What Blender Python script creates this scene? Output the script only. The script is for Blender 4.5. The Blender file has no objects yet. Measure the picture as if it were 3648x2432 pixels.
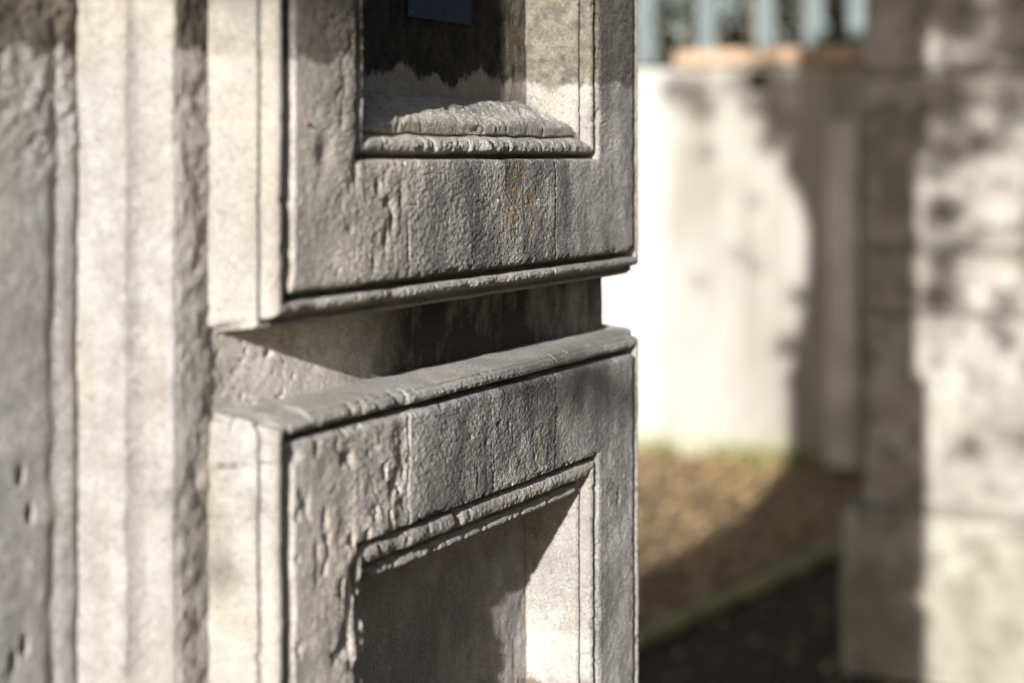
import bpy, math, random
import numpy as np
R = math.radians
random.seed(7)
rng = np.random.default_rng(11)
scn = bpy.context.scene
col = scn.collection
EYE = 1.90                      # eye height above the ground; zr = z - EYE

# ------------------------------------------------------------------ camera, sky, sun, exposure
ALPHA = math.atan2(3920.0, 2009.0)          # angle between the view plane and the pier's front
fwd = (math.sin(ALPHA), math.cos(ALPHA)); rgt = (math.cos(ALPHA), -math.sin(ALPHA))
cam_d = bpy.data.cameras.new('camera'); cam = bpy.data.objects.new('camera', cam_d); col.objects.link(cam)
cam.location = (-0.963, -0.664, EYE)
cam.rotation_euler = (R(90), 0, -math.atan2(fwd[0], fwd[1]))
cam_d.sensor_width = 36; cam_d.lens = 60; cam_d.shift_y = -0.180
cam_d.clip_start = 0.02; cam_d.clip_end = 900
cam_d.dof.use_dof = True; cam_d.dof.focus_distance = 1.47; cam_d.dof.aperture_fstop = 3.0
scn.camera = cam

SUN_TAN, SUN_EL = 0.176, R(17.2)
saz = math.atan(SUN_TAN)                    # direction the light travels in plan, from +X towards +Y
ldir = (math.cos(saz)*math.cos(SUN_EL), math.sin(saz)*math.cos(SUN_EL), -math.sin(SUN_EL))
from mathutils import Vector, Matrix
sun_d = bpy.data.lights.new('sun', 'SUN'); sun = bpy.data.objects.new('sun', sun_d); col.objects.link(sun)
sun_d.energy = 5.0; sun_d.angle = R(0.53); sun_d.color = (1.0, 0.985, 0.968)
sun.rotation_euler = Vector(ldir).to_track_quat('-Z', 'Y').to_euler()
sun.location = (-6, -2, 6)
world = bpy.data.worlds.new('World'); scn.world = world; world.use_nodes = True
wn = world.node_tree.nodes; wl = world.node_tree.links
sky = wn.new('ShaderNodeTexSky'); sky.sky_type = 'NISHITA'; sky.sun_disc = False
sky.sun_elevation = SUN_EL
sky.sun_rotation = math.atan2(-ldir[0], -ldir[1])      # azimuth of the sun measured from +Y
sky.dust_density = 1.5
bg = wn['Background']; bg.inputs['Strength'].default_value = 0.05
wl.new(sky.outputs[0], bg.inputs['Color'])
scn.view_settings.view_transform = 'Standard'; scn.view_settings.look = 'None'
scn.view_settings.gamma = 1; scn.view_settings.use_curve_mapping = False
scn.view_settings.exposure = 1.14
scn.render.resolution_x = 1024; scn.render.resolution_y = 682

# ------------------------------------------------------------------ tagging helpers
def tag(o, label=None, cat=None, group=None, kind=None):
    if label: o['label'] = label
    if cat: o['category'] = cat
    if group: o['group'] = group
    if kind: o['kind'] = kind
    return o
def thing(name, loc, label, cat, group=None):
    o = bpy.data.objects.new(name, None); col.objects.link(o); o.location = loc
    o.empty_display_size = 0.1
    return tag(o, label, cat, group)
def link(name, me, mat, parent=None):
    """world-space mesh linked as one object, keeping its place under its parent"""
    o = bpy.data.objects.new(name, me); col.objects.link(o)
    if mat: me.materials.append(mat)
    if parent:
        o.parent = parent
        base = Vector((0, 0, 0)); q = parent
        while q: base += q.location; q = q.parent
        o.location = -base
    return o
def mesh_np(name, V, F, smooth=True):
    me = bpy.data.meshes.new(name)
    V = np.asarray(V, dtype=np.float32).reshape(-1, 3); F = np.asarray(F, dtype=np.int32)
    n = F.shape[1]
    me.vertices.add(len(V)); me.vertices.foreach_set('co', V.ravel())
    me.loops.add(F.size); me.loops.foreach_set('vertex_index', F.ravel())
    me.polygons.add(len(F)); me.polygons.foreach_set('loop_start', np.arange(0, F.size, n, dtype=np.int32))
    me.polygons.foreach_set('loop_total', np.full(len(F), n, dtype=np.int32))
    me.update(calc_edges=True)
    if smooth: me.polygons.foreach_set('use_smooth', np.ones(len(F), dtype=bool))
    return me
def grid_faces(nr, nc, closed=False, flip=False):
    r = np.arange(nr-1)[:, None]; c = np.arange(nc if closed else nc-1)[None, :]
    c2 = (c+1) % nc
    a = r*nc+c; b = r*nc+c2; d = (r+1)*nc+c2; e = (r+1)*nc+c
    F = np.stack([a, b, d, e], -1).reshape(-1, 4)
    return F[:, ::-1] if flip else F
class MB:
    def __init__(s): s.v = []; s.f = []
    def box(s, x0, x1, y0, y1, z0, z1, bev=0):
        n = len(s.v)
        if bev <= 0:
            s.v += [(x, y, z) for z in (z0, z1) for (x, y) in ((x0, y0), (x1, y0), (x1, y1), (x0, y1))]
            s.f += [tuple(n+i for i in q) for q in ((3,2,1,0),(4,5,6,7),(0,1,5,4),(1,2,6,5),(2,3,7,6),(3,0,4,7))]
        else:
            b = bev
            rings = [(z0, b), (z0+b, 0), (z1-b, 0), (z1, b)]
            for z, k in rings:
                xa, xb, ya, yb = x0+k, x1-k, y0+k, y1-k
                c = b*0.7
                s.v += [(xa+c, ya, z), (xb-c, ya, z), (xb, ya+c, z), (xb, yb-c, z), (xb-c, yb, z), (xa+c, yb, z), (xa, yb-c, z), (xa, ya+c, z)]
            for r in range(3):
                for i in range(8):
                    j = (i+1) % 8
                    s.f.append((n+r*8+i, n+r*8+j, n+r*8+8+j, n+r*8+8+i))
            s.f.append(tuple(n+i for i in range(7, -1, -1))); s.f.append(tuple(n+24+i for i in range(8)))
        return s
    def tube(s, pts, rad, k=8):
        n = len(s.v); m = len(pts)
        for i, p in enumerate(pts):
            p = Vector(p); a = Vector(pts[max(i-1, 0)]); b = Vector(pts[min(i+1, m-1)])
            t = (b-a).normalized(); u = t.orthogonal().normalized() if i == 0 else (pu - t*pu.dot(t)).normalized()
            pu = u; w = t.cross(u)
            r = rad[i] if hasattr(rad, '__len__') else rad
            for q in range(k):
                an = 2*math.pi*q/k
                s.v.append(tuple(p+u*(r*math.cos(an))+w*(r*math.sin(an))))
        for i in range(m-1):
            for q in range(k):
                q2 = (q+1) % k
                s.f.append((n+i*k+q, n+i*k+q2, n+i*k+k+q2, n+i*k+k+q))
        s.f.append(tuple(n+q for q in range(k-1, -1, -1))); s.f.append(tuple(n+(m-1)*k+q for q in range(k)))
        return s
    def build(s, name, mat, parent=None, smooth=False):
        me = bpy.data.meshes.new(name); me.from_pydata(s.v, [], s.f); me.update()
        if smooth: me.polygons.foreach_set('use_smooth', np.ones(len(me.polygons), dtype=bool))
        return link(name, me, mat, parent)

# ------------------------------------------------------------------ lattice noise in numpy
LAT = rng.random((64, 64, 64)).astype(np.float32)*2-1
def vnoise(P, scale, seed=0, st=(1, 1, 1)):
    q = P*np.array(st, dtype=np.float32)*scale + np.array([seed*7.31+100, seed*3.77+100, seed*5.13+100], dtype=np.float32)
    i = np.floor(q).astype(np.int32); f = (q-i).astype(np.float32); f = f*f*f*(f*(f*6-15)+10)
    i0 = i & 63; i1 = (i+1) & 63
    x0, y0, z0 = i0[..., 0], i0[..., 1], i0[..., 2]; x1, y1, z1 = i1[..., 0], i1[..., 1], i1[..., 2]
    fx, fy, fz = f[..., 0], f[..., 1], f[..., 2]
    a = LAT[x0, y0, z0]*(1-fx)+LAT[x1, y0, z0]*fx; b = LAT[x0, y1, z0]*(1-fx)+LAT[x1, y1, z0]*fx
    c = LAT[x0, y0, z1]*(1-fx)+LAT[x1, y0, z1]*fx; d = LAT[x0, y1, z1]*(1-fx)+LAT[x1, y1, z1]*fx
    return (a*(1-fy)+b*fy)*(1-fz)+(c*(1-fy)+d*fy)*fz
def fbm(P, scale, octv=3, seed=0, gain=0.5, st=(1, 1, 1)):
    t = 0; a = 1; n = 0
    for k in range(octv):
        t = t + a*vnoise(P, scale*2.03**k, seed+k*3, st); n += a; a *= gain
    return t/n
def ss(a, b, x):
    t = np.clip((x-a)/(b-a), 0, 1); return t*t*(3-2*t)
def gauss(x, c, w): return np.exp(-((x-c)/w)**2)

# ------------------------------------------------------------------ node material helper
class NM:
    def __init__(s, name):
        s.m = bpy.data.materials.new(name); s.m.use_nodes = True
        s.n = s.m.node_tree.nodes; s.l = s.m.node_tree.links
        s.b = s.n['Principled BSDF']; s.b.inputs['Roughness'].default_value = 0.92
        s.b.inputs['Specular IOR Level'].default_value = 0.25
        s.geo = s.n.new('ShaderNodeNewGeometry'); s.pos = s.geo.outputs['Position']
        s.sep = s.n.new('ShaderNodeSeparateXYZ'); s.l.new(s.pos, s.sep.inputs[0])
        s.bumps = None
    def put(s, sock, v):
        if hasattr(v, 'links') or hasattr(v, 'is_output'): s.l.new(v, sock)
        elif isinstance(v, tuple) and len(v) == 3 and sock.type == 'RGBA': sock.default_value = (*v, 1)
        else: sock.default_value = v
    def math(s, op, a, b=0.0, c=None, clamp=False):
        n = s.n.new('ShaderNodeMath'); n.operation = op; n.use_clamp = clamp
        s.put(n.inputs[0], a); s.put(n.inputs[1], b)
        if c is not None: s.put(n.inputs[2], c)
        return n.outputs[0]
    def noise(s, scale, detail=4, rough=0.55, st=None, off=(0, 0, 0), dist=0):
        v = s.pos
        mp = s.n.new('ShaderNodeMapping'); s.l.new(v, mp.inputs[0])
        mp.inputs['Scale'].default_value = st or (1, 1, 1); mp.inputs['Location'].default_value = off
        n = s.n.new('ShaderNodeTexNoise'); s.l.new(mp.outputs[0], n.inputs['Vector'])
        n.inputs['Scale'].default_value = scale; n.inputs['Detail'].default_value = detail
        n.inputs['Roughness'].default_value = rough; n.inputs['Distortion'].default_value = dist
        return n.outputs[0]
    def voro(s, scale, feat='F1', st=None):
        mp = s.n.new('ShaderNodeMapping'); s.l.new(s.pos, mp.inputs[0]); mp.inputs['Scale'].default_value = st or (1, 1, 1)
        n = s.n.new('ShaderNodeTexVoronoi'); n.feature = feat; s.l.new(mp.outputs[0], n.inputs['Vector']); n.inputs['Scale'].default_value = scale
        return n
    def ramp(s, v, a, b, lo=0.0, hi=1.0, smooth=True):
        n = s.n.new('ShaderNodeMapRange'); n.interpolation_type = 'SMOOTHSTEP' if smooth else 'LINEAR'
        s.put(n.inputs[0], v); n.inputs[1].default_value = a; n.inputs[2].default_value = b
        n.inputs[3].default_value = lo; n.inputs[4].default_value = hi
        return n.outputs[0]
    def mix(s, f, a, b, mode='MIX'):
        n = s.n.new('ShaderNodeMix'); n.data_type = 'RGBA'; n.blend_type = mode
        s.put(n.inputs[0], f); s.put(n.inputs[6], a); s.put(n.inputs[7], b)
        return n.outputs[2]
    def bump(s, h, dist, strength=1.0):
        n = s.n.new('ShaderNodeBump'); n.inputs['Distance'].default_value = dist; n.inputs['Strength'].default_value = strength
        s.put(n.inputs['Height'], h)
        if s.bumps is not None: s.l.new(s.bumps, n.inputs['Normal'])
        s.bumps = n.outputs[0]
    def done(s, color, rough=None):
        s.put(s.b.inputs['Base Color'], color)
        if rough is not None: s.put(s.b.inputs['Roughness'], rough)
        if s.bumps is not None: s.l.new(s.bumps, s.b.inputs['Normal'])
        return s.m

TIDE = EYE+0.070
def stone(name, clean, patina, gm=(.1, .75), gr=.45, fine=1.0, black_above=0.0, patina_amt=0.5, grain=1.0, tide=0.8, brown=(0.105, 0.085, 0.055), lichen=False, fieldmask=False, low=False):
    m = NM(name)
    n1 = m.noise(9, 5, 0.6); n2 = m.noise(45, 5, 0.65, off=(3, 1, 7)); n3 = m.noise(520, 3, 0.7); n4 = m.noise(3.2, 3, 0.5, off=(9, 9, 2))
    c = m.mix(m.ramp(n2, 0.35, 0.68), clean, tuple(k*0.70 for k in clean))
    c = m.mix(m.ramp(m.noise(34, 5, .65, st=(1, 1, .12), off=(7, 7, 2)), .50, .66, 0, .55), c, (clean[0]*.74, clean[1]*.66, clean[2]*.55))
    c = m.mix(m.ramp(n4, 0.40, 0.62, 0, 0.5), c, (clean[0]*0.94, clean[1]*0.89, clean[2]*0.81))
    # grey patina, streaked vertically
    st = m.noise(24, 6, 0.66, st=(1, 1, 0.45), off=(5, 2, 1))
    pm = m.math('MULTIPLY', m.ramp(m.math('ADD', m.math('MULTIPLY', n1, 0.55), m.math('MULTIPLY', st, 0.45)), 0.40, 0.60), patina_amt, clamp=True)
    cl = m.ramp(m.noise(13, 4, 0.6, st=(1, 1, .7), off=(6, 1, 3)), .42, .60)
    if fieldmask: c = m.mix(m.math('MULTIPLY', cl, .50 if lichen else .2), c, tuple(k*.45 for k in clean))
    if fieldmask:       # dirt (on the shaft also painted shadow) gathers on the middle of the face and fades to the sunny left arris and the right edge
        g = m.math('MULTIPLY', m.ramp(m.sep.outputs[0], 0.10, 0.25), m.ramp(m.sep.outputs[0], 0.56, 0.40, gr, 1.0))
        pm = m.math('ADD', m.math('MULTIPLY', pm, 0.7), m.math('MULTIPLY', g, m.ramp(st, 0.30, 0.62, gm[0], gm[1])), clamp=True)
    c = m.mix(pm, c, patina)
    # tide line: above it the stone is wet-dark and brown with algae, black over the shaded part of the sunk panel
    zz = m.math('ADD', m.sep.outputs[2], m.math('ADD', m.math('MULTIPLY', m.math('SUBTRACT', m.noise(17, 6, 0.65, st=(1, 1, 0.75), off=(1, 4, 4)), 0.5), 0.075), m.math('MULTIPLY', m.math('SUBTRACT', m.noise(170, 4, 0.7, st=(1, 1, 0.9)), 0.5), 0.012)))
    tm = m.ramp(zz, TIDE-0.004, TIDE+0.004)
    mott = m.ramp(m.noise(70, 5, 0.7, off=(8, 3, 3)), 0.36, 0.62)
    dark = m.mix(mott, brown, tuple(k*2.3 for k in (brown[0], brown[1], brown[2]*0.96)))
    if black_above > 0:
        dark = m.mix(m.math('MULTIPLY', m.ramp(m.sep.outputs[0], 0.455, 0.425), black_above), dark, m.mix(mott, (0.010, 0.009, 0.008), (0.035, 0.032, 0.026)))  # black stain cut off at the cast shadow's edge, painting that shade
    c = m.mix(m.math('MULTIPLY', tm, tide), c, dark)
    # fine specks: pale grains and dark pores
    c = m.mix(m.ramp(n3, 0.54, 0.66, 0, 0.9*fine), c, (1.5, 1.48, 1.45), 'MULTIPLY'); c = m.mix(m.ramp(n3, 0.44, 0.32, 0, 0.62*fine), c, (0.12, 0.11, 0.10), 'MULTIPLY')
    c = m.mix(m.ramp(m.noise(130, 4, 0.7, off=(2, 2, 9)), 0.58, 0.70, 0, 0.45), c, (0.32, 0.30, 0.28), 'MULTIPLY')
    if lichen:          # the bush-hammered middle holds more soot, the lumpy left quarter is warmer
        X_ = m.math('ADD', m.sep.outputs[0], m.math('MULTIPLY', m.math('SUBTRACT', n2, .5), .006))
        mid_ = m.math('MULTIPLY', m.ramp(X_, .159, .162), m.ramp(X_, .4195, .4175))
        c = m.mix(m.math('MULTIPLY', mid_, .6), c, (.90, .90, .90), 'MULTIPLY')
        c = m.mix(m.ramp(X_, .162, .155), c, (1.03, 1.0, .97), 'MULTIPLY')
        lx = m.noise(75, 6, 0.75, off=(4, 4, 1)); X, Z = m.sep.outputs[0], m.sep.outputs[2]
        def patch(u, z, ru, rz, amt):
            nonlocal c
            dx = m.math('DIVIDE', m.math('SUBTRACT', X, u), ru); dz = m.math('DIVIDE', m.math('SUBTRACT', Z, z), rz)
            r2 = m.math('ADD', m.math('MULTIPLY', dx, dx), m.math('MULTIPLY', dz, dz))
            f = m.ramp(m.math('SUBTRACT', lx, m.math('MULTIPLY', r2, 0.13)), 0.43, 0.50, 0, amt)
            c = m.mix(m.math('MULTIPLY', f, m.ramp(m.noise(260, 3, .6), .40, .56)), c, m.mix(m.ramp(m.noise(120, 3, .6, off=(5, 5, 5)), .4, .6), (0.27, 0.155, 0.05), (0.36, 0.26, 0.11)))
        patch(0.338, EYE-0.026, 0.030, 0.032, 0.9); patch(0.375, EYE-0.050, 0.016, 0.034, 0.75); patch(0.33, EYE-.05, .02, .03, .6); patch(0.150, EYE-0.012, 0.012, 0.012, 0.4)
        patch(0.385, EYE-0.250, 0.014, 0.025, 0.55)
    if low:             # pale lime bloom and brown rot low down
        rx = m.ramp(m.sep.outputs[0], .43, .47); z2 = m.math('ADD', m.sep.outputs[2], m.math('MULTIPLY', m.math('SUBTRACT', n1, 0.5), 0.06))
        c = m.mix(m.math('MULTIPLY', rx, m.ramp(z2, EYE-0.445, EYE-0.455, 0, 0.35)), c, (0.52, 0.51, 0.50))
        c = m.mix(m.math('MULTIPLY', rx, m.math('MULTIPLY', m.ramp(z2, EYE-0.478, EYE-0.50), m.ramp(n2, 0.4, 0.58))), c, (0.16, 0.12, 0.08))
    m.bump(m.noise(190, 5, 0.75, off=(3, 3, 3)), 0.0014*grain); m.bump(n3, 0.0024*grain*fine)
    return m.done(c, m.ramp(n2, 0.3, 0.7, 0.85, 0.97))

CLEAN = (0.45, 0.43, 0.405)
M = {}
M['field'] = stone('weathered_sandstone_face', (0.72, 0.69, 0.65), (0.155, 0.150, 0.144), patina_amt=0.50, tide=0.85, grain=1.35, fine=1.25, brown=(0.062, 0.055, 0.046), lichen=True, fieldmask=True)  # tide tone darkened to hold the soft tree shade too
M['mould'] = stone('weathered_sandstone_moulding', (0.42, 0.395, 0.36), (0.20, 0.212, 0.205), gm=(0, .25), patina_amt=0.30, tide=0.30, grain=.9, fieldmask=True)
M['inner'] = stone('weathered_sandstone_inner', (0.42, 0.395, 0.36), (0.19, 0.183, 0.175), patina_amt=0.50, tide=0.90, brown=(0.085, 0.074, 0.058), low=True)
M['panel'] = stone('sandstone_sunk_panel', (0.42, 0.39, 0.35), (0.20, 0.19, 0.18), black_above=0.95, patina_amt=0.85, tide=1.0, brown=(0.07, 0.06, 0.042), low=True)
M['shaft'] = stone('sandstone_shaft', (0.76, 0.71, 0.64), (0.040, 0.035, 0.030), gm=(.70, .95), gr=.85, patina_amt=0.30, tide=0.6, fieldmask=True, grain=0.7)  # near-black patina paints the upper block's shadow on the neck
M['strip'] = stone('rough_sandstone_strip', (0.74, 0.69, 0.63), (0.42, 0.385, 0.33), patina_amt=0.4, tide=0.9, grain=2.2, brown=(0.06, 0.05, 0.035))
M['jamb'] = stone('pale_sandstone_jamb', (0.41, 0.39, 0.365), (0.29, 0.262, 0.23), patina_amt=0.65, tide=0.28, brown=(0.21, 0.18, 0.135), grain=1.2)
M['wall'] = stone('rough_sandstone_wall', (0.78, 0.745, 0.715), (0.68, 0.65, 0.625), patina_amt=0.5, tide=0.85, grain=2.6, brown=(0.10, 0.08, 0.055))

# ------------------------------------------------------------------ relief of the stone
def relief(V, kind):
    """displacement vector for world-space points V (N,3)"""
    P = V.astype(np.float32); x, y, z = P[:, 0], P[:, 1], P[:, 2]-EYE
    D = np.zeros_like(P)
    big = [fbm(P, 22, 2, 1+k*5) for k in range(3)]
    mid = [fbm(P, 95, 3, 21+k*5) for k in range(3)]
    if kind == 'block':
        worn = 0.40+0.6*ss(-0.12, -0.22, z)*ss(0.19, 0.06, x)
        for k in range(3): D[:, k] += 0.0005*big[k]+0.00020*worn*mid[k]
        # face relief: only the y component, so it carves the front faces
        face = ss(0.020, 0.004, y)
        left = ss(0.175, 0.145, x)                                  # lumpy, pitted quarter
        tool = ss(0.155, 0.163, x)*ss(0.423, 0.416, x)              # bush-hammered middle
        low = ss(-0.14, -0.2, z)
        lump = fbm(P, 95, 4, 51, gain=.55, st=(.62, 0.3, 0.72))
        lump2 = fbm(P, 36, 2, 55, st=(.7, 0.3, 0.7))
        pit = np.maximum(0, fbm(P, 120, 2, 61, st=(.75, 0.3, 0.55))-0.30)
        fine = fbm(P, 520, 2, 71, gain=.6, st=(.55, 0.3, 0.9)); fine2 = fbm(P, 150, 3, 73, st=(.6, 0.3, 0.9))
        streak = np.maximum(0, fbm(P, 230, 2, 81, st=(.9, 0.3, 0.36))-0.42)
        fl = face*(y < 0.02)
        spread = left*(0.45+0.55*ss(.02, .09, x))
        D[:, 1] += fl*(spread*(0.0010*lump*(0.7+0.9*low)+0.00060*fine+0.0007*lump2+0.0070*pit*(0.35+0.9*low)) + tool*(0.00075*fine+0.00042*fine2+0.0034*streak*(0.3+low)) + (1-left)*(1-tool)*(0.00050*fine+0.00034*fine2)+0.0006*(1-left)*lump2)
        D[:, 1] += fl*0.0016*gauss(x, 0.150, 0.010)*low              # soft hollow beside the dressed middle
        D[:, 1] += fl*(-0.0003-.0005*low)*tool
        D[:, 1] += fl*(0.0034*gauss(x+0.0012*fbm(P, 30, 2, 7), 0.4185, 0.0012)+0.0022*gauss(x+0.0016*fbm(P, 40, 2, 9), 0.1605, 0.0012)*np.clip(.5+2*fbm(P, 25, 2, 10), 0, 1.5))
        # knocked-out bits on the faces (x, z, rx, rz, depth)
        for cx_, cz_, rx_, rz_, dp in ((0.130, -0.034, 0.006, 0.004, 0.0055), (0.136, -0.047, 0.0035, 0.009, 0.006), (0.150, -0.030, 0.004, 0.010, 0.003), (0.117, -0.022, 0.004, 0.006, 0.004), (0.128, -0.060, 0.003, 0.010, 0.004), (0.045, 0.003, 0.010, 0.011, 0.0035), (0.085, -0.010, 0.004, 0.012, 0.003),
                                       (0.307, -0.224, 0.0032, 0.0022, 0.006), (0.325, -0.228, 0.0020, 0.0022, 0.005), (0.286, -0.236, 0.0018, 0.0020, 0.005), (0.270, -0.262, 0.0016, 0.007, 0.004), (0.298, -0.272, 0.0016, 0.006, 0.003), (0.080, -0.315, 0.006, 0.012, 0.008), (0.090, -0.375, 0.004, 0.014, 0.007), (0.076, -0.345, 0.004, 0.012, 0.006), (0.560, -0.330, 0.003, 0.008, 0.003),
                                       (0.085, -0.300, 0.005, 0.008, 0.006), (0.070, -0.40, 0.005, 0.010, 0.006)):
            D[:, 1] += fl*(dp*.75)*np.exp(-(((x-cx_)/rx_)**2+((z-cz_)/rz_)**2))
    elif kind == 'panel':
        for k in range(3): D[:, k] += 0.0012*big[k]+0.0006*mid[k]
        right = ss(0.36, 0.46, x)
        D[:, 1] += right*0.0014*fbm(P, 120, 3, 33, st=(.7, 0.3, 0.45))
        for i in range(16):
            r = random.Random(40+i); cx_ = r.uniform(0.13, 0.40); cz_ = r.uniform(-0.5, -0.36)
            D[:, 1] += 0.003*np.exp(-(((x-cx_)/0.0022)**2+((z-cz_)/0.0035)**2))
    elif kind == 'shaft':
        for k in range(3): D[:, k] += 0.0012*big[k]+0.00035*mid[k]
        D[:, 1] += 0.0010*np.maximum(0, fbm(P, 160, 2, 35)-0.30)*3*ss(0.2, 0.0, x)+0.0002*fbm(P, 260, 2, 36)
        D[:, 1] += 0.004*gauss(x, 0.040, 0.0035)*gauss(z, -0.1395, 0.0022)+0.003*gauss(x, 0.0585, 0.002)*gauss(z, -0.130, 0.005)
    elif kind == 'strip':
        for k in range(3): D[:, k] += 0.0008*big[k]+0.0012*mid[k]
        D[:, 1] += 0.0014*fbm(P, 150, 4, 37, gain=.6, st=(.6, 0.3, 0.6))+0.0016*np.maximum(0, fbm(P, 90, 2, 38, st=(.7, .3, .5))-0.2)
    elif kind == 'jamb':
        for k in range(3): D[:, k] += 0.0012*big[k]+0.0010*mid[k]+.0006*fbm(P, 210, 2, 141+k)
    elif kind == 'wall':
        for k in range(3): D[:, k] += 0.0014*big[k]+0.0004*mid[k]
        up = ss(-0.02, 0.03, z+0.02*big[0]); 
        D[:, 1] += (0.0004+0.0016*up)*fbm(P, 170, 3, 39, gain=.6, st=(.6, 0.3, 0.8))+0.0012*fbm(P, 24, 2, 40, st=(.6, .3, 1))
        for cx_, cz_, rx_, rz_, dp in ((-0.1395, -0.202, 0.0026, 0.0042, 0.007), (-0.1307, -0.2285, 0.0026, 0.0045, 0.007), (-0.1357, -0.3123, 0.0028, 0.005, 0.006), (-0.1463, -0.3193, 0.0028, 0.005, 0.006)):
            D[:, 1] += dp*np.exp(-(((x-cx_)/rx_)**2+((z-cz_)/rz_)**2))
        D[:, 1] += 0.0015*gauss(x+0.004*big[1], -0.108, 0.006)
    return V+D

# ------------------------------------------------------------------ the gate pier
PD = 1.02                                         # depth of the pier front to back
pier = thing('gate_pier', (0.3, 0.45, 0), 'weathered grey and beige carved sandstone gate pier with two raised moulded panels, in sharp focus', 'gate pier')
W = 0.60; FLOOR = 0.062
PROF = [(.0248,.052),(.0240,.045),(.0215,.020),(.0203,.0138),(.0185,.0120),(.0170,.0128),(.0162,.0165),(.0152,.0160),(.0146,.0095),
        (.0136,.0045),(.0112,.0012),(.0085,.0003),(.0058,.0013),(.0046,.0045),(.0040,.0110),(.0032,.0200),(.0006,.0200),(-.0002,.0105),
        (-.0012,.0030),(-.0030,.0007),(-.0060,0.0),(-.0820,0.0),(-.0858,.0006),(-.0874,.0030),(-.0880,.0105),(-.0888,.0190),(-.0912,.0190),(-.0920,.0075),
        (-.0936,.0028),(-.0965,.0018),(-.0996,.0036),(-.1014,.0085),(-.1022,.0145),(-.1036,.0155),(-.1046,.0128),(-.1068,.0118),(-.1090,.0140),(-.1110,.0215),(-.1150,.0400),(-.1156,.0450),(-.1178,.0680),(-.1180,.0720)]
CUT = {'outer_moulding': (0, 16), 'frame_face': (16, 25), 'inner_moulding': (25, 41)}
def dense_profile():
    pts = []; idx = []
    for i in range(len(PROF)-1):
        a = np.array(PROF[i]); b = np.array(PROF[i+1]); L = np.linalg.norm(b-a)
        n = max(2 if L > 0.0006 else 1, int(math.ceil(L/(0.00080 if i < 33 else .00022 if i in (37, 40) else .0005))))
        idx.append(len(pts))
        for k in range(n): pts.append(a+(b-a)*k/n)
    idx.append(len(pts)); pts.append(np.array(PROF[-1]))
    pts = np.array(pts)
    for _ in range(1):                                   # soften corners a touch
        q = pts.copy(); q[1:-1] = 0.25*pts[:-2]+0.5*pts[1:-1]+0.25*pts[2:]; pts = q
    return pts, idx
def side_fracs(L, lo, hi, fine, coarse):
    """fractions 0..1 along an edge of length L, fine between lo and hi (metres)"""
    out = [0.0]; p = 0.0
    while p < L-1e-6:
        p += fine if lo <= p <= hi else coarse
        out.append(min(p, L)/L)
    if L-out[-2]*L < fine*0.5 and len(out) > 2: out.pop(-2)
    return out[:-1]
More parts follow.
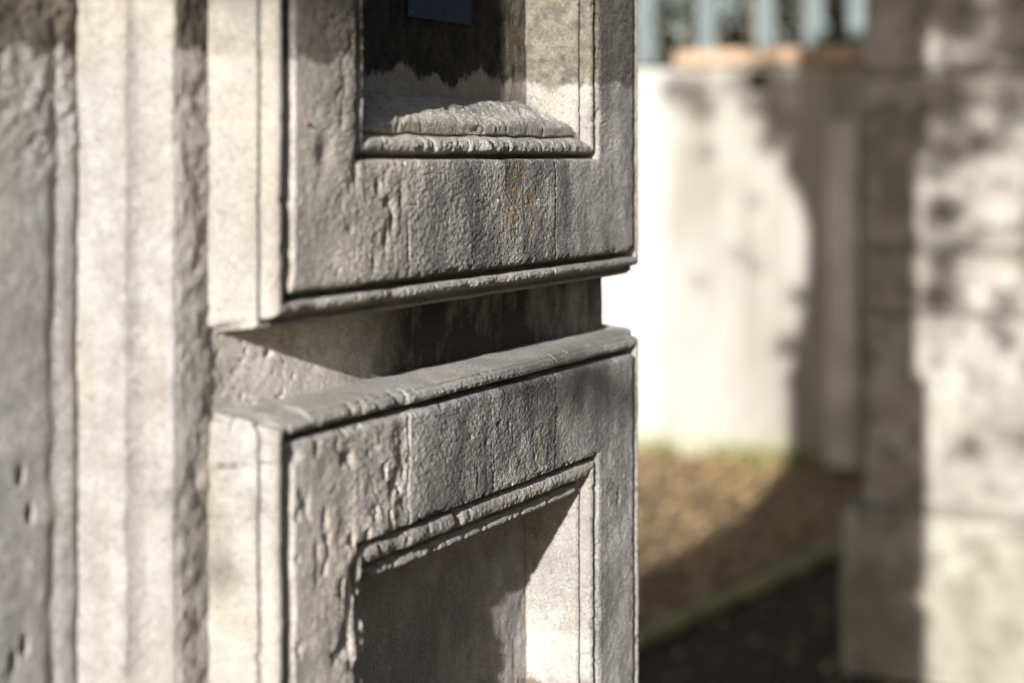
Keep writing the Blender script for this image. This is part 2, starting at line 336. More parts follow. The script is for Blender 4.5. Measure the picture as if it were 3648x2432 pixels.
def raised_panel(zb, zt, upper):
    pp, idx = dense_profile()
    H = zt-zb; vis = 0.27 if upper else 0.36
    # loop: bottom (left to right), right (up), top (right to left), left (down)
    if upper:
        sb = side_fracs(W, 0, W, .00078, .00078); sr = side_fracs(H, 0, vis, .00078, .02); st_ = side_fracs(W, 1, 0, .02, .03)
        sl = [1-f for f in side_fracs(H, 0, vis, .00078, .02)][::-1]; sl = [0.0]+[f for f in sl if 0 < f < 1]
    else:
        sb = side_fracs(W, 1, 0, .02, .03); st_ = side_fracs(W, 0, W, .00078, .00078)
        sl = side_fracs(H, 0, vis, .00078, .02); sr = [1-f for f in side_fracs(H, 0, vis, .00078, .02)][::-1]; sr = [0.0]+[f for f in sr if 0 < f < 1]
    sides = np.concatenate([np.full(len(s_), k) for k, s_ in enumerate((sb, sr, st_, sl))])
    fr = np.concatenate([sb, sr, st_, sl]).astype(float)
    e = pp[:, 0][:, None]; p = pp[:, 1][:, None]
    Lk = np.where((sides == 0) | (sides == 2), W, H)
    dcorner = np.minimum(fr, 1-fr)*Lk
    soft = ss(0.0, 0.012, dcorner)
    wl_ = np.where(sides == 3, soft, 0)[None, :]; wb = np.where(sides == 0, soft, 0)[None, :]; wt = np.where(sides == 2, soft, 0)[None, :]
    P = p+np.zeros_like(fr)[None, :]; E = e+np.zeros_like(fr)[None, :]
    P = P+wl_*0.0075*ss(-0.009, -0.0005, E)*(E < 0.0012)*(E > -0.0095)*(P < 0.009)
    E = E+wl_*0.0072*np.clip((P-0.013)/0.025, 0, 1)*(E > 0.012)
    if not upper: E = np.where(E > 0.003, E*(1-0.17*wt), E)
    if upper: E = E+wb*0.002*(E > 0.016)
    if upper: eb = -0.0050*ss(0.02, 0.08, -e)+0*P; el = 0*P
    else: eb = 0*P; el = 0*P
    K0 = [-.0880,-.0912,-.0920,-.0965,-.1014,-.1022,-.1046,-.1068,-.1090,-.1110,-.1180]
    K1 = [-.0880,-.0912,-.0917,-.0985,-.1055,-.1065,-.1085,-.1165,-.1195,-.1225,-.1430] if upper else [-.0880,-.0903,-.0911,-.0990,-.1070,-.1080,-.1115,-.1180,-.1220,-.1250,-.1320]
    wk = wb if upper else wt                             # worn sill below / heavy double roll above the sunk panel
    Em = np.interp(-E, [-q for q in K0], [-q for q in K1])*-1.0
    E = np.where(E < -.0880, E+(Em-E)*wk, E)
    if not upper: P = P+wt*(0.0045*gauss(E, -.1085, .0016)-0.0035*gauss(E, -.1165, .0045)); 
    if not upper:       # thick worn nosing along the top instead of a thin slab
        Pn = np.interp(E, [.0034, .0042, .0060, .0090, .0125, .0150, .0172, .0190, .0201, .0207], [.0130, .0055, .0014, .0001, .0012, .0040, .0100, .0210, .0400, .0520])+.0016*gauss(E, .0142, .0007)
        P = np.where(E > .0036, P+(Pn-P)*wt, P)
    # corner positions of the inset rectangle
    x0 = -E; x1 = W+E; zb_ = zb-E-eb; zt_ = zt+E
    f = fr[None, :]
    X = np.select([sides[None]==0, sides[None]==1, sides[None]==2, sides[None]==3], [x0+(x1-x0)*f, x1, x1+(x0-x1)*f, x0])
    Z = np.select([sides[None]==0, sides[None]==1, sides[None]==2, sides[None]==3], [zb_, zb_+(zt_-zb_)*f, zt_, zt_+(zb_-zt_)*f])
    V = np.stack([X, P, Z+EYE], -1); nr, nc = V.shape[:2]
    flat = V.reshape(-1, 3).copy()
    Ef = E.reshape(-1); side = np.broadcast_to(sides[None], (nr, nc)).reshape(-1)
    # broken, worn mouldings
    zz = flat[:, 2]-EYE
    if not upper:
        br = gauss(flat[:, 0], 0.2425, 0.0042)*((Ef < -0.0905) & (Ef > -0.1080) & (side == 2))
        flat[:, 1] += 0.010*np.clip(br*1.6, 0, 1)
        wr = ss(0.235, 0.20, flat[:, 0])*((Ef < -0.0905) & (Ef > -0.1080) & (side == 2))
        flat[:, 1] += 0.0004*wr+0.0050*wr*np.maximum(0, fbm(flat, 60, 4, 91)-.12)
        lw = ((Ef < -0.085) & (Ef > -0.105) & (side == 3))*ss(-0.29, -0.32, zz)
        flat[:, 1] += lw*0.006*np.abs(fbm(flat, 70, 2, 92))*2
        tl = ((Ef > 0.010) & (zz > -.205) & (flat[:, 0] < 0.03))
        flat[:, 2] -= tl*(.0065*np.clip((0.012-flat[:, 0])/.045, 0, 1)**2+.0016*np.maximum(0, fbm(flat, 60, 3, 85)))
        flat[:, 1] += tl*.004*ss(-.186, -.176, zz)*(flat[:, 1] < .03)
        # gash at the upper left mitre
        flat[:, 1] += 0.009*np.exp(-(((flat[:, 0]-0.006)/0.007)**2+((zz+0.2035)/0.005)**2))
    else:
        m1 = ((Ef < -0.0905) & (side == 0))
        flat[:, 1] += m1*(Ef > -.1070)*0.0055*np.maximum(0, fbm(flat, 55, 4, 93, gain=.6)-.05); flat[:, 1] += m1*(Ef < -.1085)*0.0006*fbm(flat, 60, 3, 99)*ss(.055, .03, flat[:, 1]); flat[:, 2] += m1*0.0015*fbm(flat, 38, 2, 94)*ss(-0.0905, -0.105, Ef)
        flat[:, 2] += m1*ss(-0.106, -0.125, Ef)*(0.0042*fbm(flat, 32, 2, 95)+.0030*fbm(flat, 85, 4, 98, gain=.6)-.010*np.maximum(0, fbm(flat, 42, 4, 88, gain=.6)-.12)-.004*gauss(flat[:, 0], .322, .0025))
        flat[:, 1] -= m1*0.006*np.exp(-(((flat[:, 0]-0.290)/0.010)**2))*ss(-0.0905, -0.097, Ef)*ss(-0.112, -0.104, Ef)
        for q_, w_ in ((.128, .002), (.187, .0015), (.205, .0025), (.262, .0018), (.331, .0022), (.396, .0016), (.44, .002)):
            flat[:, 1] += m1*(Ef > -.1070)*.0026*gauss(flat[:, 0]+.004*fbm(flat, 60, 2, 86), q_, w_)
        # chips out of the lower moulding
        lowm = ((Ef > 0.002) & (side == 0))
        flat[:, 1] += lowm*0.0055*np.maximum(0, fbm(flat, 36, 2, 96))*ss(0.45, 0.3, flat[:, 0])
    mo = ((Ef > 0.0005) | (Ef < -0.089))
    flat[:, 1] += mo*(0.0004*fbm(flat, 60, 3, 97)+0.0060*np.maximum(0, fbm(flat, 75, 3, 98)-.34))
    edge = gauss(Ef, -.0015, .0030)+gauss(Ef, -.0868, .0026)
    flat[:, 1] += edge*0.0065*np.maximum(0, fbm(flat, 85, 3, 87)-.24)*2
    flat = relief(flat, 'block').reshape(nr, nc, 3)
    grp = tag(bpy.data.objects.new('raised_panel', None), None)
    col.objects.link(grp); grp.parent = pier
    grp['label'] = 'upper raised block with a black stained sunk panel' if upper else 'lower raised block with pitted face and broken inner moulding'
    for nm, (a, b) in CUT.items():
        ia, ib = idx[a], idx[b]
        sub = flat[ia:ib+1]
        me = mesh_np(nm, sub.reshape(-1, 3), grid_faces(ib-ia+1, nc, closed=True, flip=True))
        link(nm, me, {'outer_moulding': M['mould'], 'frame_face': M['field'], 'inner_moulding': M['inner']}[nm], grp)
    # sunk panel floor
    lo, hi = (zb+0.088+0.02, zb+0.30) if upper else (zt-0.088-0.36, zt-0.088)
    zs = []; z = zb+0.09
    while z < zt-0.09: zs.append(z); z += 0.0016 if lo-0.002 <= z <= hi else 0.02
    xs = np.arange(0.095, W-0.094, 0.0016)
    XX, ZZ = np.meshgrid(xs, np.array(zs)); Vf = np.stack([XX, np.full_like(XX, FLOOR), ZZ+EYE], -1).reshape(-1, 3)
    Vf = relief(Vf, 'panel')
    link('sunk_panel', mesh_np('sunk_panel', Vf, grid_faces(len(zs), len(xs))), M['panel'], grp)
    return grp
up = raised_panel(-0.0945, 0.62, True)
lo = raised_panel(-0.95, -0.194, False)

# shaft: front skin with relief, plain sides and back
HT = 3.38
xs = np.arange(-0.062, 0.6252, 0.0014); xs[-1] = 0.6255
for (za, zb2, dz) in ((0, EYE-.955, .03), (EYE-0.20, EYE-0.088, .0014), (EYE+.625, HT, .03)):
    xq = xs if dz < .01 else np.arange(-.062, .626, .02); xq = np.append(xq, .6255) if dz > .01 else xq
    zs = np.append(np.arange(za, zb2, dz), zb2)
    XX, ZZ = np.meshgrid(xq, zs)
    YY = np.full_like(XX, 0.045)+0.004*ss(0.6215, 0.6255, XX)          # right arris slightly rounded
    Vs = relief(np.stack([XX, YY, ZZ], -1).reshape(-1, 3), 'shaft')
    link('neck_face', mesh_np('neck_face', Vs, grid_faces(len(zs), len(xq))), M['shaft'], pier)
mb = MB()
mb.v = [(-.05, .06, 0), (.622, .048, 0), (.622, PD, 0), (-.05, PD, 0), (-.05, .06, HT), (.622, .048, HT), (.622, PD, HT), (-.05, PD, HT)]
mb.f = [(3,2,1,0),(4,5,6,7),(1,2,6,5),(2,3,7,6),(3,0,4,7)]
mb.build('shaft', M['shaft'], pier)
mb = MB(); mb.box(-.03, .66, -.03, PD+.04, 0.005, .42, .012); mb.build('plinth', M['shaft'], pier)
mb = MB(); mb.box(-.05, .64, 0.0, PD+.02, HT, HT+.10, .02); mb.build('cornice', M['shaft'], pier)
mb = MB(); prof_ = [(.10, 1.0), (.30, .965), (.50, .93), (.75, .905), (1.0, .895), (1.2, .95), (1.32, 1.0)]
for h_, yb_ in prof_: mb.v += [(-.03, .0, HT+h_), (.60, .0, HT+h_), (.60, yb_, HT+h_), (-.03, yb_, HT+h_)]
for i in range(len(prof_)-1):
    for j in range(4): mb.f.append((i*4+j, i*4+(j+1) % 4, i*4+4+(j+1) % 4, i*4+4+j))
mb.build('shadow_stage', M['shaft'], pier)  # unseen stage, added and curved for its shadow on the far wall
mb = MB(); mb.box(-.06, .64, -.03, 1.06, HT+1.32, HT+1.44, .03); mb.box(-.02, .60, 0.02, .98, HT+1.44, HT+2.1, .04); mb.build('capstone', M['shaft'], pier)  # unseen, made wider to cast the top of that shadow

# ------------------------------------------------------------------ stepped jamb and wall to the left
def zlist(fine=0.0016):
    return np.concatenate([np.arange(0, EYE-0.42, 0.05), np.arange(EYE-0.42, EYE+0.16, fine), np.arange(EYE+0.16, 3.0, 0.05), [3.0]])
def swept(name, poly, kind, mat, parent, step=0.0016, fine=0.0016):
    pts = []
    for (a, b) in zip(poly[:-1], poly[1:]):
        a = np.array(a, float); b = np.array(b, float); n = max(1, int(round(np.linalg.norm(b-a)/step)))
        for k in range(n): pts.append(a+(b-a)*k/n)
    pts.append(np.array(poly[-1], float)); pts = np.array(pts)
    zs = zlist(fine)
    V = np.zeros((len(zs), len(pts), 3)); V[..., 0] = pts[None, :, 0]; V[..., 1] = pts[None, :, 1]; V[..., 2] = zs[:, None]
    V = relief(V.reshape(-1, 3), kind)
    return link(name, mesh_np(name, V, grid_faces(len(zs), len(pts))), mat, parent)
jamb = thing('doorway_jamb', (-0.06, 0.08, 0), 'pale cream stepped stone jamb with vertical mouldings between rough wall and carved pier', 'door jamb')
swept('rough_strip', [(-.0680, .050), (-.0670, .0440), (-.0640, .0425), (-.0500, .0425), (-.0300, .0438), (-.0285, .050)], 'strip', M['strip'], jamb)
swept('moulding_band', [(-.0835, .0705), (-.0800, .0690), (-.0760, .0662), (-.0730, .0622), (-.0712, .0570), (-.0702, .0500), (-.0695, .0455), (-.0683, .0436), (-.0665, .0432), (-.0645, .0445), (-.0645, .050)], 'jamb', M['jamb'], jamb)
swept('moulding_band', [(-.0868, .1130), (-.0850, .1105), (-.0843, .1000), (-.0838, .0850), (-.0836, .0735), (-.0826, .0712), (-.0800, .0706), (-.0795, .084)], 'jamb', M['jamb'], jamb)
mb = MB(); mb.box(-.105, -.045, .125, .6, 0, 3.0); mb.build('jamb_core', M['jamb'], jamb)

wallL = thing('rough_stone_wall', (-1.5, 0.3, 0), 'rough grey sandstone wall face with small drill holes at far left, out of focus', 'wall')
swept('wall_face', [(-.32, .1085), (-.092, .1095), (-.0862, .1105), (-.0838, .1140)], 'wall', M['wall'], wallL)
mb = MB(); mb.box(-3.6, -.299, .1165, .60, 0, 3.0); mb.box(-.299, -.106, .135, .60, 0, 2.999); mb.build('wall_body', M['wall'], wallL)
mb = MB(); mb.box(-3.65, -.06, .06, .66, 3.0, 3.09, .015); mb.build('coping', M['jamb'], wallL)

# ------------------------------------------------------------------ small things on the pier
def simple(name, base, rough=0.8, var=0.15, scale=30, metal=0, bump=0.0, spec=0.3):
    m = NM(name); n = m.noise(scale, 5, 0.6)
    c = m.mix(m.ramp(n, 0.3, 0.7), tuple(k*(1-var) for k in base), tuple(min(1, k*(1+var)) for k in base))
    m.b.inputs['Metallic'].default_value = metal; m.b.inputs['Specular IOR Level'].default_value = spec
    if bump: m.bump(m.noise(scale*2.5, 4, 0.6), bump)
    return m.done(c, rough)
m = NM('navy_enamel'); n = m.noise(60, 5, 0.7)
c = m.mix(m.ramp(n, 0.35, 0.7), (0.008, 0.020, 0.052), (0.012, 0.028, 0.064)); c = m.mix(m.ramp(m.noise(400, 2, 0.6), 0.70, 0.76), c, (0.25, 0.22, 0.19))
m.b.inputs['Specular IOR Level'].default_value = 0.15; M['navy'] = m.done(c, 0.55)
M['beige'] = simple('faded_beige_paint', (0.42, 0.34, 0.29), 0.7, 0.2, 200)
M['steel'] = simple('dull_steel', (0.35, 0.34, 0.33), 0.45, 0.2, 80, metal=0.9)
sx0, sx1, sz0, sz1 = 0.2586, 0.3680, EYE+0.1165, EYE+0.247
sign = thing('sign_plate', (0.313, 0.06, sz0), 'small navy blue enamel plate fixed on the blackened panel at the top', 'sign')
mb = MB(); mb.box(sx0, sx1, 0.0590, 0.0607, sz0, sz1, .0005); mb.build('plate', M['navy'], sign)
mb = MB(); mb.box(0.300, 0.3275, 0.0582, 0.0593, sz0+0.0265, sz0+0.095); mb.build('painted_mark', M['beige'], sign)
for sx, sz in ((sx0+.008, sz0+.122), (sx1-.008, sz0+.122)):
    mb = MB(); mb.tube([(sx, .0592, sz), (sx, .0577, sz)], .0025, 10); mb.build('screw', M['steel'], sign)
mb = MB(); mb.box(sx0+.03, sx1-.03, .0607, .0690, sz0+.02, sz1-.02); mb.build('backing', M['steel'], sign)

def blob(name, loc, rad, mat, seed, label, cat, amp=0.25, sq=(1, 1, 1)):
    import bmesh
    bm = bmesh.new(); bmesh.ops.create_icosphere(bm, subdivisions=3, radius=1)
    V = np.array([v.co[:] for v in bm.verts]); 
    d = 1+amp*fbm(V.astype(np.float32), 1.6, 3, seed)*2
    for v, k in zip(bm.verts, d): v.co = (v.co.x*rad*sq[0]*k, v.co.y*rad*sq[1]*k, v.co.z*rad*sq[2]*k)
    me = bpy.data.meshes.new(name); bm.to_mesh(me); bm.free(); me.materials.append(mat)
    me.polygons.foreach_set('use_smooth', np.ones(len(me.polygons), dtype=bool))
    o = bpy.data.objects.new(name, me); o.location = loc; col.objects.link(o)
    return tag(o, label, cat)
M['orange'] = simple('orange_shell', (0.26, 0.12, 0.06), 0.6, 0.3, 500)
M['chip'] = simple('pale_mortar', (0.55, 0.53, 0.50), 0.95, 0.2, 300, bump=0.001)
blob('stone_chip', (0.286, 0.006, EYE+0.0095), .0052, M['chip'], 3, 'small pale crumb of stone on the broken sill moulding under the sunk panel', 'stone chip', 0.55, (1.3, .9, .8))
blob('snail_shell', (0.021, -0.0008, EYE+0.0235), .0018, M['orange'], 5, 'tiny orange brown shell stuck on the left stile of the upper block', 'snail shell', 0.15, (1, .7, .8))

# ------------------------------------------------------------------ ground
def ground_mat(name, a, b, c_, sc=6):
    m = NM(name); n1 = m.noise(sc, 6, 0.65); n2 = m.noise(sc*9, 5, 0.7, off=(4, 2, 0)); n3 = m.noise(0.9, 3, 0.5)
    c = m.mix(m.ramp(n1, 0.35, 0.65), a, b); c = m.mix(m.ramp(n2, 0.45, 0.65, 0, 0.8), c, c_)
    c = m.mix(m.ramp(n3, 0.45, 0.65, 0, 0.4), c, tuple(k*0.6 for k in a))
    m.bump(n2, 0.02); m.bump(n1, 0.04)
    return m.done(c)
M['soil'] = ground_mat('leafy_soil', (0.115, 0.082, 0.05), (0.22, 0.16, 0.095), (0.25, 0.20, 0.11), 3)
M['drive'] = ground_mat('dark_drive', (0.035, 0.024, 0.016), (0.055, 0.037, 0.023), (0.075, 0.048, 0.028))
n = 90
gx = np.concatenate([-np.geomspace(600, 12, 14), np.linspace(-10, 14, n), np.geomspace(16, 600, 14)])
gy = np.concatenate([-np.geomspace(600, 12, 14), np.linspace(-10, 14, n), np.geomspace(16, 600, 14)])
GX, GY = np.meshgrid(gx, gy); G = np.stack([GX, GY, np.zeros_like(GX)], -1).reshape(-1, 3).astype(np.float32)
near = (np.abs(G[:, 0]-2) < 11) & (np.abs(G[:, 1]-2) < 11) 
G[:, 2] = np.where(near, -0.02+0.015*fbm(G, 1.3, 3, 3), -0.02)
tag(link('ground', mesh_np('ground', G, grid_faces(len(gy), len(gx))), M['soil']), kind='structure')
def strip(name, pts, z, mat):
    me = bpy.data.meshes.new(name); me.from_pydata([(x, y, z) for x, y in pts], [], [tuple(range(len(pts)))]); me.update()
    return tag(link(name, me, mat), kind='structure')
def kerb_y(x): return 1.93-0.138*(x-5.12)
strip('driveway', [(-12, -4), (9.22, -4), (9.22, kerb_y(9.22)), (-12, kerb_y(-12))], 0.004, M['drive'])
M['moss'] = simple('mossy_kerb_stone', (0.24, 0.22, 0.10), 0.95, 0.30, 9, bump=0.01)
kerb = thing('driveway_kerb', (4.5, kerb_y(4.5), 0), 'low mossy olive stone kerb edging the dark drive behind the pier', 'kerb')
x = 0.7; i = 0
while x < 8.6:
    L = 0.88
    mb = MB(); mb.box(-L/2+.006, L/2-.006, -.035, .035, 0.0, .055, .012)
    mb.v = [(p*math.cos(-.1194)-q*math.sin(-.1194)+x+L/2, p*math.sin(-.1194)+q*math.cos(-.1194)+kerb_y(x+L/2), r+random.Random(i).uniform(-.004, .004)) for p, q, r in mb.v]
    mb.build('kerb_stone', M['moss'], kerb); x += L; i += 1

# fallen leaves: one mass that nobody could count
def leaf_mass(name, n, region, size, mat, z0=0.0, seed=1, lift=0.02):
    r = np.random.default_rng(seed); xs = r.uniform(region[0], region[1], n); ys = r.uniform(region[2], region[3], n)
    if name == 'fallen_leaves': ys = np.maximum(ys, (kerb_y(xs)+.08))+r.uniform(0, .5, n)*(ys < kerb_y(xs)+.08)
    else: ys = np.minimum(ys, kerb_y(xs)-.08)
    a = r.uniform(0, 2*np.pi, n); s = r.uniform(size*.6, size*1.3, n); w = s*r.uniform(.4, .7, n)
    c, d = np.cos(a), np.sin(a); tz = r.uniform(-.5, .5, n)*s; tw = r.uniform(-.5, .5, n)*w; z = z0+r.uniform(0.003, lift, n)+np.abs(tz)*.5
    V = np.zeros((n, 4, 3))
    for k, (p, q) in enumerate(((-1, 0), (0, -1), (1, 0), (0, 1))):
        V[:, k, 0] = xs+c*p*s-d*q*w; V[:, k, 1] = ys+d*p*s+c*q*w; V[:, k, 2] = z+p*tz+q*tw
    F = np.arange(n*4).reshape(n, 4)
    return tag(link(name, mesh_np(name, V.reshape(-1, 3), F, False), mat), kind='stuff')
m = NM('dead_leaves'); ri = m.noise(2.5, 3, 0.6); rj = m.noise(23, 2, 0.5)
c = m.mix(m.ramp(rj, 0.35, 0.65), (0.36, 0.21, 0.085), (0.44, 0.32, 0.165)); c = m.mix(m.ramp(ri, 0.5, 0.62, 0, .6), c, (0.16, 0.09, 0.05))
M['leaf'] = m.done(c, 0.8)
tag(leaf_mass('fallen_leaves', 24000, (1.5, 9.2, 1.3, 8.0), 0.026, M['leaf'], 0.0), 'brown fallen leaves scattered over the bare ground behind the pier', 'fallen leaves')
tag(leaf_mass('drive_litter', 450, (1.5, 6.5, .2, 1.9), 0.022, M['leaf'], 0.004, 8), 'sparse dead leaves on the shaded dark earth near the kerb', 'fallen leaves')
# grass along the foot of the far wall
def blades(name, n, fx, mat, seed, hmin, hmax, w=0.006):
    r = np.random.default_rng(seed); P = fx(r, n); h = r.uniform(hmin, hmax, n); a = r.uniform(0, 2*np.pi, n); l = r.uniform(0, .5, n)*h; b = r.uniform(0, 2*np.pi, n)
    V = np.zeros((n, 3, 3)); V[:, 0] = P; V[:, 1] = P; V[:, 2] = P
    V[:, 0, 0] -= np.cos(a)*w; V[:, 0, 1] -= np.sin(a)*w; V[:, 1, 0] += np.cos(a)*w; V[:, 1, 1] += np.sin(a)*w
    V[:, 2, 0] += np.cos(b)*l; V[:, 2, 1] += np.sin(b)*l; V[:, 2, 2] += h
    return tag(link(name, mesh_np(name, V.reshape(-1, 3), np.arange(n*3).reshape(n, 3), False), mat), kind='stuff')
M['grass'] = simple('grass_green', (0.22, 0.205, 0.08), 0.8, 0.4, 12)
def gpts(r, n):
    k = r.integers(0, 5, n); cy = np.array([2.75, 2.85, 2.65, 3.0, 3.5])[k]
    return np.stack([9.26-np.abs(r.normal(0, .07, n)), cy+r.normal(0, .12, n), np.zeros(n)], -1)
tag(blades('wall_grass', 420, gpts, M['grass'], 5, .05, .14), 'tufts of bright green grass at the foot of the far cream wall', 'grass')

# ------------------------------------------------------------------ far boundary wall
X2 = 9.30; WT = 2.470
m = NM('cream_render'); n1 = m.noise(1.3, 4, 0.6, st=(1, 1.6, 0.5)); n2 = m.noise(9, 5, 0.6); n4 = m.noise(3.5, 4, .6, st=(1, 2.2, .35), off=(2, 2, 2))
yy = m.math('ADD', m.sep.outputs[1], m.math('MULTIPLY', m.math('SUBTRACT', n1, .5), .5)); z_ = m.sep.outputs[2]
sunlit_ = m.math('MAXIMUM', m.ramp(yy, 3.32, 3.56), m.math('MULTIPLY', m.ramp(yy, 2.92, 3.25, 0, .40), m.ramp(z_, 1.75, 1.15)))  # sun painted paler into the render, foliage shade into the cream
c = m.mix(sunlit_, m.mix(m.ramp(n4, .38, .62), (0.275, 0.256, 0.222), (0.20, 0.184, 0.155)), (0.35, 0.335, 0.31))
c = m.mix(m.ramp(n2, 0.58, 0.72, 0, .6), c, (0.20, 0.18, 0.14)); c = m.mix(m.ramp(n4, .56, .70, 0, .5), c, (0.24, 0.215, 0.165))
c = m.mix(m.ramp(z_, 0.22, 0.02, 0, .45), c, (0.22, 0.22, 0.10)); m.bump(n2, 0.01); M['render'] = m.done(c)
M['terra'] = simple('terracotta', (0.36, 0.25, 0.17), 0.85, 0.25, 12, bump=0.003)
M['teal'] = simple('pale_teal_paint', (0.105, 0.125, 0.125), 0.6, 0.12, 6)
M['white_render'] = simple('white_render', (0.74, 0.71, 0.66), 0.9, 0.06, 5, bump=0.004)
M['hole'] = simple('dark_opening', (0.02, 0.018, 0.014), 0.95, 0.3, 20)
M['grey_render'] = simple('grey_pilaster_render', (0.44, 0.41, 0.38), 0.9, 0.25, 3, bump=0.004)
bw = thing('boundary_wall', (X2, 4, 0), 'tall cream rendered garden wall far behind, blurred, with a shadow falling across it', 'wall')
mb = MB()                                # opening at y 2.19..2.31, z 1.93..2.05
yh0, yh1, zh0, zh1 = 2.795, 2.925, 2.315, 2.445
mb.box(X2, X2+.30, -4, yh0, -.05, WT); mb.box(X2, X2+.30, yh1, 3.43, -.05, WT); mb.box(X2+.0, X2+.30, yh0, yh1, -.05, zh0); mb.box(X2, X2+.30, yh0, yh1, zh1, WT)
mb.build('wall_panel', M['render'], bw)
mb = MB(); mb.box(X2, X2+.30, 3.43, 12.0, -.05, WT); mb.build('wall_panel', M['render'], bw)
mb = MB(); mb.box(X2+.10, X2+.28, yh0+.001, yh1-.001, zh0+.001, zh1-.001); mb.build('wall_opening', M['hole'], bw)  # dark block set back in the small square opening
mb = MB(); mb.box(X2-.08, X2-.001, 2.205, 2.396, 0, WT-.35, .01); mb.build('pilaster', M['grey_render'], bw)
y = 3.405
k = 0
while y > -3.5:
    rr = random.Random(k); w_ = .235
    mb = MB(); mb.box(X2-.05-rr.uniform(0, .012), X2+.34, y-w_, y-.006, WT+.002+rr.uniform(0, .006), WT+.105+rr.uniform(0, .008), .012); mb.build('coping_tile', M['terra'], bw)
    mb = MB(); y -= w_; k += 1
fence = thing('picket_railing', (X2+.2, 3, WT), 'pale teal painted flat picket railing standing on the far wall', 'railing')
mb = MB(); mb.box(X2+.19, X2+.23, -3.4, 11.8, WT+.95, WT+1.01); mb.build('rail', M['teal'], fence)
ys_ = [3.262, 2.868, 2.548, 2.265, 3.70]+[4.08+.36*i for i in range(21)]+[1.96-.33*i for i in range(16)]
proto = None
for k, yy in enumerate(ys_):
    if proto is None:
        mb = MB(); mb.box(-.012, .012, -.066, .066, 0, 1.15, .004); me = bpy.data.meshes.new('picket'); me.from_pydata(mb.v, [], mb.f); me.materials.append(M['teal']); proto = me
    o = bpy.data.objects.new('picket', proto); col.objects.link(o); o.parent = fence
    o.location = (X2+.175-fence.location.x, yy-3, .03)

# ------------------------------------------------------------------ hedge / trees
def foliage(name, boxes, n, size, mat, parent, seed, ell=True):
    r = np.random.default_rng(seed); per = n//len(boxes); Vs_ = []
    for (cx, cy, cz, rx, ry, rz) in boxes:
        d = r.normal(0, 1, (per, 3)); d /= np.linalg.norm(d, axis=1)[:, None]; rad = r.uniform(.35, 1.0, per)**.5
        P = np.array([cx, cy, cz])+d*rad[:, None]*np.array([rx, ry, rz])
        u = r.normal(0, 1, (per, 3)); u /= np.linalg.norm(u, axis=1)[:, None]; v = np.cross(u, r.normal(0, 1, (per, 3))); v /= np.linalg.norm(v, axis=1)[:, None]
        s = r.uniform(size*.6, size*1.3, per)[:, None]
        Vs_.append(np.stack([P-u*s, P-v*s*.5, P+u*s, P+v*s*.5], 1))
    V = np.concatenate(Vs_).reshape(-1, 3)
    return link(name, mesh_np(name, V, np.arange(len(V)).reshape(-1, 4), False), mat, parent)
m = NM('leaf_green'); c = m.mix(m.ramp(m.noise(5, 3, .6), .35, .65), (0.045, 0.06, 0.022), (0.09, 0.10, 0.035)); M['green'] = m.done(c, .7)
m = NM('leaf_dark'); c = m.mix(m.ramp(m.noise(4, 3, .6), .35, .65), (0.055, 0.052, 0.036), (0.13, 0.105, 0.07)); M['dkgreen'] = m.done(c, .8)
M['bark'] = simple('bark', (0.12, 0.095, 0.07), .95, .3, 15, bump=.01)
hd = thing('hedge', (10.9, 4, 0), 'dark hedge seen in the gaps between the pale teal railing pickets', 'hedge')
r = random.Random(4); bx = []
for cy in np.arange(-2.5, 12, 1.1):
    bx += [(10.9+r.uniform(-.3, .3), cy+r.uniform(-.4, .4), z, .6, .65, .55) for z in (.7, 1.5, 2.3, 3.0, 3.7)]
tag(foliage('foliage', bx, 62000, .06, M['dkgreen'], hd, 100), kind='stuff')
for cy in np.arange(-2.5, 12, 1.1):
    MB().tube([(10.9, cy, 0), (10.95, cy+.05, 1.6), (10.9, cy, 3.6)], [.06, .04, .015], 6).build('stem', M['bark'], hd, True)

# ------------------------------------------------------------------ second gate pier, across the opening
X1 = 5.20
def farstone(nm, a_, b_, c_):
    m = NM(nm); n1 = m.noise(5.5, 4, .6); n2 = m.noise(10, 4, .6, off=(3, 3, 3)); n3 = m.noise(2.2, 3, .5, off=(1, 5, 3)); n4 = m.noise(60, 4, .7)
    c = m.mix(m.ramp(n1, .38, .60), a_, b_); c = m.mix(m.ramp(n2, .50, .62, 0, .75), c, c_); c = m.mix(m.ramp(n3, .45, .62, 0, .45), c, c_)
    c = m.mix(m.ramp(m.noise(4, 5, .6, st=(1, 3, .4)), .52, .66, 0, .4), c, tuple(k*.6 for k in b_)); c = m.mix(m.ramp(n4, .55, .7, 0, .5), c, tuple(k*.5 for k in b_))
    m.bump(n2, .03); m.bump(n4, .004)
    return m.done(c)
M['far'] = farstone('far_pier_stone', (0.37, 0.34, 0.30), (0.265, 0.238, 0.20), (0.13, 0.115, 0.10))
M['farpl'] = farstone('far_plinth_stone', (0.34, 0.315, 0.26), (0.26, 0.24, 0.195), (0.15, 0.14, 0.10))
M['joint'] = simple('dark_mortar', (.17, .155, .14), .95, .2, 20)
fp = thing('stone_pier', (X1+.45, .51, 0), 'blurred pale stone gate pier of stacked blocks standing at right behind the carved pier', 'gate pier')
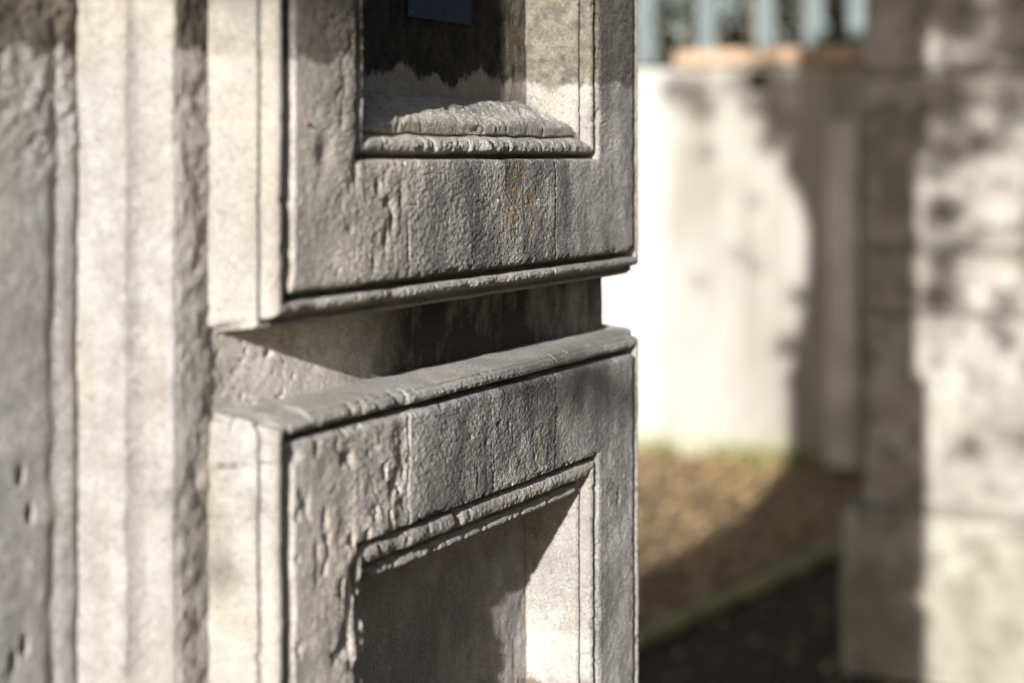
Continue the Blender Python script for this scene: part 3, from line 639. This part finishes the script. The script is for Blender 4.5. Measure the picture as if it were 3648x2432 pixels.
def rough_block(x0, x1, y0, y1, z0, z1, seed, amp=.008):
    import bmesh
    b = MB().box(x0, x1, y0, y1, z0, z1, .015)
    me = bpy.data.meshes.new('stone_block'); me.from_pydata(b.v, [], b.f)
    bm = bmesh.new(); bm.from_mesh(me); bmesh.ops.triangulate(bm, faces=[f for f in bm.faces if len(f.verts) > 4]); bmesh.ops.subdivide_edges(bm, edges=[e for e in bm.edges if e.calc_length() > .12], cuts=3, use_grid_fill=True)
    V = np.array([v.co[:] for v in bm.verts], dtype=np.float32)
    D = np.stack([fbm(V, 5, 3, seed), fbm(V, 5, 3, seed+9), .2*fbm(V, 5, 3, seed+19)], -1)*amp*2
    for v, d in zip(bm.verts, D): v.co += Vector(d)
    bm.to_mesh(me); bm.free(); return me
zc = [0.625, 1.330, 1.560, 2.20, 2.8, 3.4]
for k, (a, b) in enumerate(zip(zc[:-1], zc[1:])):
    link('stone_block', rough_block(X1+random.Random(k).uniform(0, .012), X1+.9, -.02, 1.042, a+.006, b-.006, 5+k, .012), M['far'], fp)
link('plinth', rough_block(X1-.045, X1+.945, -.07, 1.115, .0, .615, 55), M['farpl'], fp)
mb = MB(); mb.box(X1+.02, X1+.88, .0, 1.02, .6, 3.4); mb.build('joint_core', M['joint'], fp)
mb = MB(); mb.box(X1-.08, X1+.98, -.10, 1.12, 3.405, 3.54, .02); mb.build('capstone', M['far'], fp)

# ------------------------------------------------------------------ tree behind the viewer that dapples the far pier
tr = thing('garden_tree', (-4.2, -2.6, 0), 'leafy tree standing behind the viewer', 'tree')
MB().tube([(-4.2, -2.6, 0), (-4.15, -2.5, 1.8), (-4.0, -2.2, 3.2), (-3.6, -1.6, 4.6), (-3.2, -.8, 5.6), (-3.1, .5, 6.3)], [.16, .13, .10, .06, .04, .015], 10).build('trunk', M['bark'], tr, True)
MB().tube([(-4.05, -2.3, 2.9), (-3.6, -1.7, 3.9), (-3.1, -1.15, 4.5), (-2.8, -.8, 4.75)], [.06, .04, .025, .01], 8).build('limb', M['bark'], tr, True)
MB().tube([(-4.02, -2.25, 3.1), (-3.5, -1.3, 3.4), (-3.05, -.66, 3.05), (-3.0, -.56, 2.6)], [.03, .015, .005, .002], 6).build('limb', M['bark'], tr, True)
SX = -3.1
sky_block = thing('sky_block_trees', (2, -9, 0), 'dense row of tall dark trees out of view, added to block sky light', 'trees')  # unseen trees added to cut the sky fill
r = random.Random(9); bx = []
for k in range(34): bx.append((-10+k*.8+r.uniform(-.4, .4), -9.5+r.uniform(-.8, .8), r.uniform(1, 9.5), 1.3, 1.1, 1.3))
for k in range(26): bx.append((14.5+r.uniform(-.8, .8), -6+k*.75, r.uniform(1, 7.5), 1.2, 1.3, 1.3))
tag(foliage('foliage', bx, 60000, .13, M['dkgreen'], sky_block, 105), kind='stuff')
for k in range(9):
    x_ = -9.5+k*3.1; MB().tube([(x_, -9.5, 0), (x_+.1, -9.4, 3), (x_, -9.5, 7)], [.2, .15, .05], 8).build('trunk', M['bark'], sky_block, True)
def src(x, y, z): return (SX, y-SUN_TAN*(x-SX), z+0.3152*(x-SX))
r = random.Random(12)
def cluster(n, tx, ty, tz, sy, sz, rad, dens, sd, size=.035):
    r = random.Random(sd)
    bx = []
    for k in range(n):
        c_ = src(tx, ty+r.uniform(-sy, sy), tz+r.uniform(-sz, sz)); q = rad*r.uniform(.6, 1.3)
        bx.append((c_[0]+r.uniform(-.3, .3), c_[1], c_[2], q, q, q*.8))
    tag(foliage('leaf_cluster', bx, dens*n, size, M['green'], tr, sd), kind='stuff')
cluster(26, 5.2, .45, 2.42, .50, .20, .15, 150, 77)         # over the head of the far pier
cluster(14, 5.2, .45, 1.75, .40, .36, .10, 24, 78)
cluster(7, 5.2, .78, 1.9, .06, .5, .08, 60, 85)         # broken light lower down
cluster(5, 5.2, .35, 1.0, .30, .40, .05, 20, 84)
cluster(12, 9.3, 3.05, 2.35, .38, .16, .13, 34, 79)         # thin shade under the wall's coping
cluster(6, 9.3, 2.74, 2.15, .08, .16, .09, 120, 80)
cluster(6, 9.3, 2.62, 1.3, .06, .6, .07, 60, 86)
cluster(5, 9.3, 3.1, 1.5, .3, .5, .07, 12, 87)
cluster(4, 0.0, 0.02, EYE+.150, .04, .02, .035, 20, 81, .022)      # soft shade at the top of the carved pier
cluster(3, -.14, .10, EYE-.31, .04, .04, .04, 5, 82, .022)
cluster(3, .575, 0.0, EYE-.215, .012, .02, .02, 9, 83, .018)
